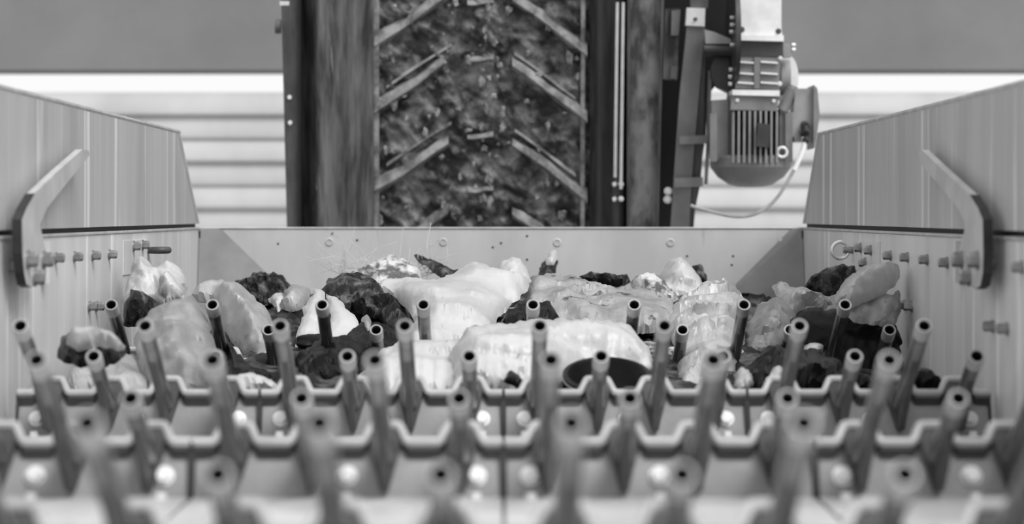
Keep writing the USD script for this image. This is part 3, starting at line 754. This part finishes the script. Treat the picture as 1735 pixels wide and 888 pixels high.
B('white_bag', [(206, 510), (216, 480), (222, 452), (236, 438), (250, 444), (258, 456), (286, 449), (308, 458), (320, 478), (316, 496), (318, 516), (290, 530), (250, 530), (215, 530)], 6.15, 6.33, .09, 'pale_plastic',
  'torn white bag heaped against the left hopper wall', 'bag', 41, fscale=18, step=4, fold=.6)
B('white_roll', [(270, 478), (284, 464), (296, 470), (312, 498), (300, 512), (282, 514), (272, 500)], 6.05, 6.12, .05, 'white_plastic', 'white rolled plastic on the torn white bag at the left wall', 'roll', 42, fscale=26, step=3, fold=.3)
B('dark_bag', [(206, 552), (212, 520), (226, 497), (244, 495), (266, 510), (264, 532), (246, 556)], 6.02, 6.12, .07, 'dark_mix', 'dark glossy bag in front of the torn white bag on the left', 'bag', 43, fscale=22, step=4, fold=.5)
B('patterned_bag', [(1358, 496), (1370, 474), (1396, 459), (1430, 454), (1452, 464), (1440, 484), (1410, 500)], 6.6, 6.74, .07, 'dark_mix', 'dark patterned bag below the round lifting eye', 'bag', 44, fscale=30, step=4, fold=.6)
B('clear_bag', [(1412, 502), (1424, 484), (1450, 466), (1484, 456), (1520, 456), (1528, 468), (1518, 488), (1490, 502), (1460, 512), (1440, 524), (1420, 518)], 5.8, 5.96, .09, 'milky_film',
  'clear pale plastic bag at the right hopper wall, above the black bags', 'bag', 45, fscale=14, step=4, fold=.6, stretch=(1, 1, 1.8))
B('plastic_film', [(1430, 530), (1460, 512), (1500, 500), (1522, 494), (1526, 530), (1518, 552), (1480, 552), (1445, 545)], 5.82, 5.94, .06, 'grey_film', 'grey hanging film under the clear bag at the right wall', 'film', 46, fscale=22, step=4, fold=.7)
B('twisted_film', [(1308, 488), (1316, 476), (1326, 480), (1345, 490), (1390, 500), (1412, 514), (1400, 526), (1366, 518), (1350, 528), (1346, 548), (1330, 532), (1318, 512)], 6.3, 6.5, .05, 'grey_film', 'twisted grey film draped over the black bags, right of centre', 'film', 47, fscale=24, step=3.5, fold=.7)
B('grey_bag', [(470, 520), (485, 492), (500, 480), (522, 486), (530, 498), (515, 520), (495, 530)], 6.8, 7.0, .06, 'grey_film', 'grey crumpled bag behind the upright folded card', 'bag', 48, fscale=24, step=4)
# middle
B('printed_sheet', [(884, 500), (898, 476), (930, 466), (980, 476), (1040, 486), (1100, 492), (1140, 510), (1142, 545), (1110, 565), (1050, 566), (960, 560), (905, 545)], 6.1, 7.0, .07, 'printed_film',
  'flattened grey printed film sheet right of the white sheet', 'sheet', 51, fscale=16, step=4, fold=1., puff=.5, fine=.2)
B('dark_rags', [(542, 498), (556, 476), (590, 468), (630, 474), (652, 492), (678, 516), (702, 545), (704, 572), (680, 584), (655, 556), (628, 536), (600, 530), (566, 520)], 6.2, 6.9, .09, 'dark_mix',
  'dark crumpled rags between the folded card and the white sheet', 'rags', 52, fscale=22, step=4, fold=.7)
B('black_bag', [(500, 600), (530, 585), (560, 580), (620, 545), (660, 555), (690, 580), (650, 610), (610, 650), (560, 660), (505, 660)], 5.5, 6.1, .08, 'dark_bag', 'black bag low between the folded card and the white sheet', 'bag', 53, fscale=18, step=5, fold=.6)
B('white_sheet', [(606, 642), (640, 606), (690, 572), (704, 552), (690, 524), (662, 502), (630, 482), (680, 474), (740, 478), (770, 464), (798, 447), (824, 453), (850, 462), (880, 470), (898, 482), (882, 504), (852, 530), (834, 556), (846, 580), (820, 620), (812, 662), (700, 662), (620, 658)], 5.25, 6.9, .10, 'white_sheet',
  'large bright white crumpled plastic sheet over the middle of the pile', 'sheet', 54, fscale=12, step=4, fold=.9, puff=.6, fine=.08, stretch=(.5, .8, 1.3))
B('white_knot', [(838, 470), (846, 448), (862, 438), (882, 442), (894, 458), (898, 480), (888, 500), (866, 506), (846, 494)], 6.6, 6.8, .07, 'white_plastic', 'knotted white bag top at the crest of the white sheet', 'bag', 55, fscale=22, step=4, fold=.6)
B('dark_scrap', [(846, 552), (862, 528), (884, 516), (900, 520), (930, 512), (952, 545), (935, 556), (880, 558)], 5.9, 6.1, .05, 'dark_bag', 'black bag fold between the white sheet and the printed film', 'scrap', 56, fscale=30, step=4)
B('folded_card', [(498, 604), (504, 556), (518, 512), (536, 487), (552, 494), (550, 530), (538, 580), (524, 628), (508, 622)], 5.95, 6.4, .025, 'pale_plastic', 'upright pale folded card leaf behind the spikes, left of the black bag', 'card', 57, fscale=16, step=4, fold=.3)
B('folded_card', [(552, 494), (574, 506), (600, 536), (610, 556), (592, 578), (562, 598), (544, 624), (540, 590), (560, 550)], 5.95, 6.4, .025, 'card', 'grey right leaf of the folded card, beside the dark rags', 'card', 58, fscale=16, step=4, fold=.3)
B('grey_strip', [(612, 536), (624, 534), (640, 580), (644, 600), (626, 606), (610, 640), (600, 630), (618, 590)], 5.7, 6.1, .03, 'grey_film', 'narrow grey strip of film on the black bag by the white sheet', 'strip', 59, fscale=26, step=4)
B('clear_bag', [(322, 508), (332, 490), (352, 480), (380, 480), (410, 490), (436, 510), (458, 536), (472, 565), (474, 606), (464, 634), (440, 628), (414, 612), (392, 580), (374, 548), (358, 512), (342, 514)], 5.9, 6.6, .13, 'milky_film',
  'billowing clear plastic bag arching over the left of the pile', 'bag', 60, fscale=11, step=4, fold=.6, puff=1., fine=.12)
B('grey_bag', [(226, 572), (246, 540), (284, 514), (326, 504), (346, 526), (358, 560), (372, 610), (366, 662), (300, 664), (250, 662), (234, 620)], 5.35, 5.75, .11, 'clear_film',
  'large translucent grey bag at the left, behind the tilted spike', 'bag', 61, fscale=12, step=4, fold=.95, fine=.12)
B('grey_bag', [(246, 566), (280, 530), (330, 516), (342, 560), (356, 620), (340, 650), (280, 652), (256, 610)], 5.5, 5.95, .05, 'grey_film', 'grey film stuffing seen inside the large translucent bag at the left', 'bag', 62, fscale=14, step=5, fold=.5)
B('black_bag', [(376, 662), (380, 604), (372, 560), (390, 585), (420, 622), (470, 636), (500, 620), (500, 662)], 5.45, 6.0, .07, 'dark_bag', 'black bag below the billowing clear bag', 'bag', 63, fscale=18, step=5, fold=.6)
B('white_scrap', [(392, 662), (398, 642), (424, 634), (448, 642), (474, 656), (470, 664)], 5.25, 5.4, .05, 'pale_plastic', 'small pale scrap at the foot of the black bag, left side', 'scrap', 64, fscale=26, step=4)
B('white_bag', [(762, 600), (784, 572), (830, 558), (890, 552), (950, 548), (1020, 546), (1066, 558), (1096, 584), (1106, 612), (1100, 640), (1050, 630), (1000, 626), (960, 640), (935, 664), (770, 664)], 5.15, 5.7, .12, 'white_plastic',
  'large puffy white bag at the front of the pile, behind the centre spikes', 'bag', 65, fscale=12, step=4, fold=.6, puff=.9, fine=.1, stretch=(.7, 1, 1.2))
B('dark_scrap', [(850, 648), (862, 630), (874, 634), (888, 648), (880, 660)], 5.0, 5.05, .02, 'dark_bag', 'small black corner of plastic in front of the puffy white bag', 'scrap', 66, fscale=30, step=3)
# tub with a dark hollow
ty = 5.12; tc = P(1028, 640, ty)
tub = lathe([(0, -.05), (.055, -.05), (.072, -.03), (.090, .0), (.096, .002), (.096, .008), (.086, .010), (.080, .002), (.064, -.026), (.05, -.040), (0, -.042)], 36)
tub.apply_transform(trimesh.transformations.rotation_matrix(math.radians(20), [1, 0, 0]))
tt = thing('plastic_tub', 'dark round plastic tub with a pale rim under the puffy white bag', 'tub', tc)
obj('tub_body', tub, M['dark_bag'], tt)
rim = trimesh.creation.torus(.091, .006, 36, 8); rim.apply_transform(trimesh.transformations.rotation_matrix(math.radians(20), [1, 0, 0]))
obj('tub_rim', rim, M['grey_film'], tt, label='pale rim')
B('pale_film', [(1128, 560), (1140, 520), (1160, 500), (1200, 482), (1238, 484), (1264, 506), (1266, 560), (1254, 610), (1236, 650), (1190, 664), (1150, 664), (1150, 600)], 5.4, 6.8, .09, 'pale_plastic',
  'pale crumpled film sheet hanging down the pile right of centre', 'film', 68, fscale=15, step=4, fold=1.1, puff=.6, fine=.12)
B('clear_bag', [(1256, 610), (1264, 552), (1284, 514), (1312, 506), (1340, 522), (1350, 548), (1338, 590), (1300, 612)], 6.0, 6.5, .10, 'clear_film', 'crumpled clear bag left of the black bags', 'bag', 69, fscale=16, step=4, fold=.6)
B('grey_bag', [(1264, 606), (1272, 550), (1300, 520), (1332, 532), (1332, 590), (1296, 606)], 6.15, 6.6, .06, 'dark_mix', 'dark stuffing inside the crumpled clear bag', 'bag', 70, fscale=16, step=5, fold=.5)
B('black_bag', [(1336, 540), (1372, 520), (1420, 526), (1470, 536), (1516, 545), (1530, 580), (1516, 630), (1470, 650), (1420, 640), (1370, 600), (1340, 580)], 5.86, 5.97, .05, 'dark_bag', 'large black bag at the right of the pile, behind the spikes', 'bag', 71, fscale=14, step=5, fold=.6)
B('black_bag', [(1250, 664), (1262, 620), (1300, 596), (1340, 590), (1390, 600), (1440, 640), (1480, 650), (1480, 664)], 5.3, 5.9, .10, 'dark_bag', 'low black bag in front of the crumpled clear bag on the right', 'bag', 72, fscale=16, step=5, fold=.6)
for i, (o, lab) in enumerate([([(1244, 660), (1242, 640), (1258, 624), (1274, 634), (1276, 652), (1264, 664)], 'white paper ball at the foot of the pale film, right of centre'),
               ([(1298, 646), (1306, 630), (1322, 626), (1332, 636), (1324, 646)], 'white paper ball on the low black bag'),
               ([(1358, 596), (1372, 584), (1392, 586), (1396, 606), (1380, 616), (1364, 608)], 'white crumpled paper between the two black bags on the right'),
               ([(1490, 654), (1496, 636), (1512, 630), (1520, 644), (1512, 656)], 'small pale paper ball at the right end of the pile')]):
    B('paper_ball', o, 5.15 if i != 2 else 5.6, 5.25 if i != 2 else 5.7, .04, 'pale_plastic', lab, 'paper', 80 + i, fscale=36, step=3, fold=.6)
B('black_rag', [(1534, 660), (1540, 638), (1556, 626), (1574, 628), (1588, 642), (1600, 650), (1602, 662)], 5.1, 5.2, .05, 'dark_bag', 'black rag on the slat edge near the right hopper wall', 'rag', 85, fscale=30, step=3.5, fold=.6)
# tub and bag at the left end
B('grey_bag', [(106, 664), (116, 632), (150, 616), (200, 596), (232, 604), (248, 640), (246, 664)], 5.2, 5.7, .07, 'grey_film', 'flat grey bag at the far left end of the pile', 'bag', 86, fscale=18, step=4, fold=.5)
B('dark_bag', [(96, 606), (102, 582), (118, 566), (150, 578), (190, 584), (214, 596), (204, 614), (176, 622), (140, 622), (112, 616)], 4.98, 5.15, .06, 'dark_mix', 'dark tray at the far left of the pile, under a pale crumpled sheet', 'tray', 87, fscale=16, step=4, fold=.3)
B('plastic_sheet', [(112, 582), (118, 562), (140, 556), (176, 560), (200, 572), (214, 590), (196, 592), (160, 588), (130, 592)], 4.93, 5.0, .05, 'milky_film', 'pale crumpled sheet lying on the dark tray at the far left', 'sheet', 88, fscale=14, step=4, fold=.3)

# loose fibres on the netting
st = []
for i in range(70):
    a = P(R.uniform(560, 730), R.uniform(440, 478), 7.45); d = np.array([R.gauss(0, 1), R.gauss(0, .3), R.gauss(.3, .7)]); d /= np.linalg.norm(d)
    L = R.uniform(.04, .14); c = np.array([R.gauss(0, .02), 0, R.gauss(0, .02)])
    st.append(tube_path([a, a + d * L * .5 + c, a + d * L], .0009, 4))
obj('loose_fibres', cat_(st), M['straw'], label='pale loose fibres bristling over the netting mound', cat='fibres', kind='stuff')

# small scraps scattered over the mound
fam = [('dark_bag', 'plastic_scrap', 'crumpled black plastic scrap'), ('pale_plastic', 'plastic_flake', 'crumpled pale plastic flake'), ('grey_film', 'film_scrap', 'crumpled grey film scrap')]
short = lambda t: ' '.join(t.split()[:5]).rstrip(',')
seen = {}
for i in range(39):
    mt, nm, lab = fam[i % 3]
    y = R.uniform(5.15, 7.7); x = R.uniform(-.80, .86); s = R.uniform(.025, .05)
    m = trimesh.creation.icosphere(3, s)
    nn = m.vertices / s; ds = crumple(nn + i * 7.1, np.random.default_rng(i), 5, .7, 2.)
    m.vertices *= (.8 + .5 * ds)[:, None]; m.vertices *= (1, 1, .5)
    m.apply_transform(trimesh.transformations.rotation_matrix(R.uniform(0, 6), [0, 0, 1])); m.apply_translation((x, y, heap_h(x, y) + s * .25))
    near = min(PLACES, key=lambda a: np.hypot(a[0][0] - x, a[0][1] - y))
    dx, dy = x - near[0][0], y - near[0][1]
    side_ = ('to the right of' if dx > 0 else 'to the left of') if abs(dx) > abs(dy) else ('behind' if dy > 0 else 'in front of')
    full = f'{lab} {side_} the {short(near[1])}'
    if full in seen: full = full.replace('crumpled', ('tiny', 'folded', 'twisted')[seen[full] % 3] + ' crumpled', 1)
    seen[full] = seen.get(full, 0) + 1
    obj(nm, m, M[mt], smooth=30, label=full, cat='scrap', group='small ' + nm.replace('_', ' ') + 's in the pile')
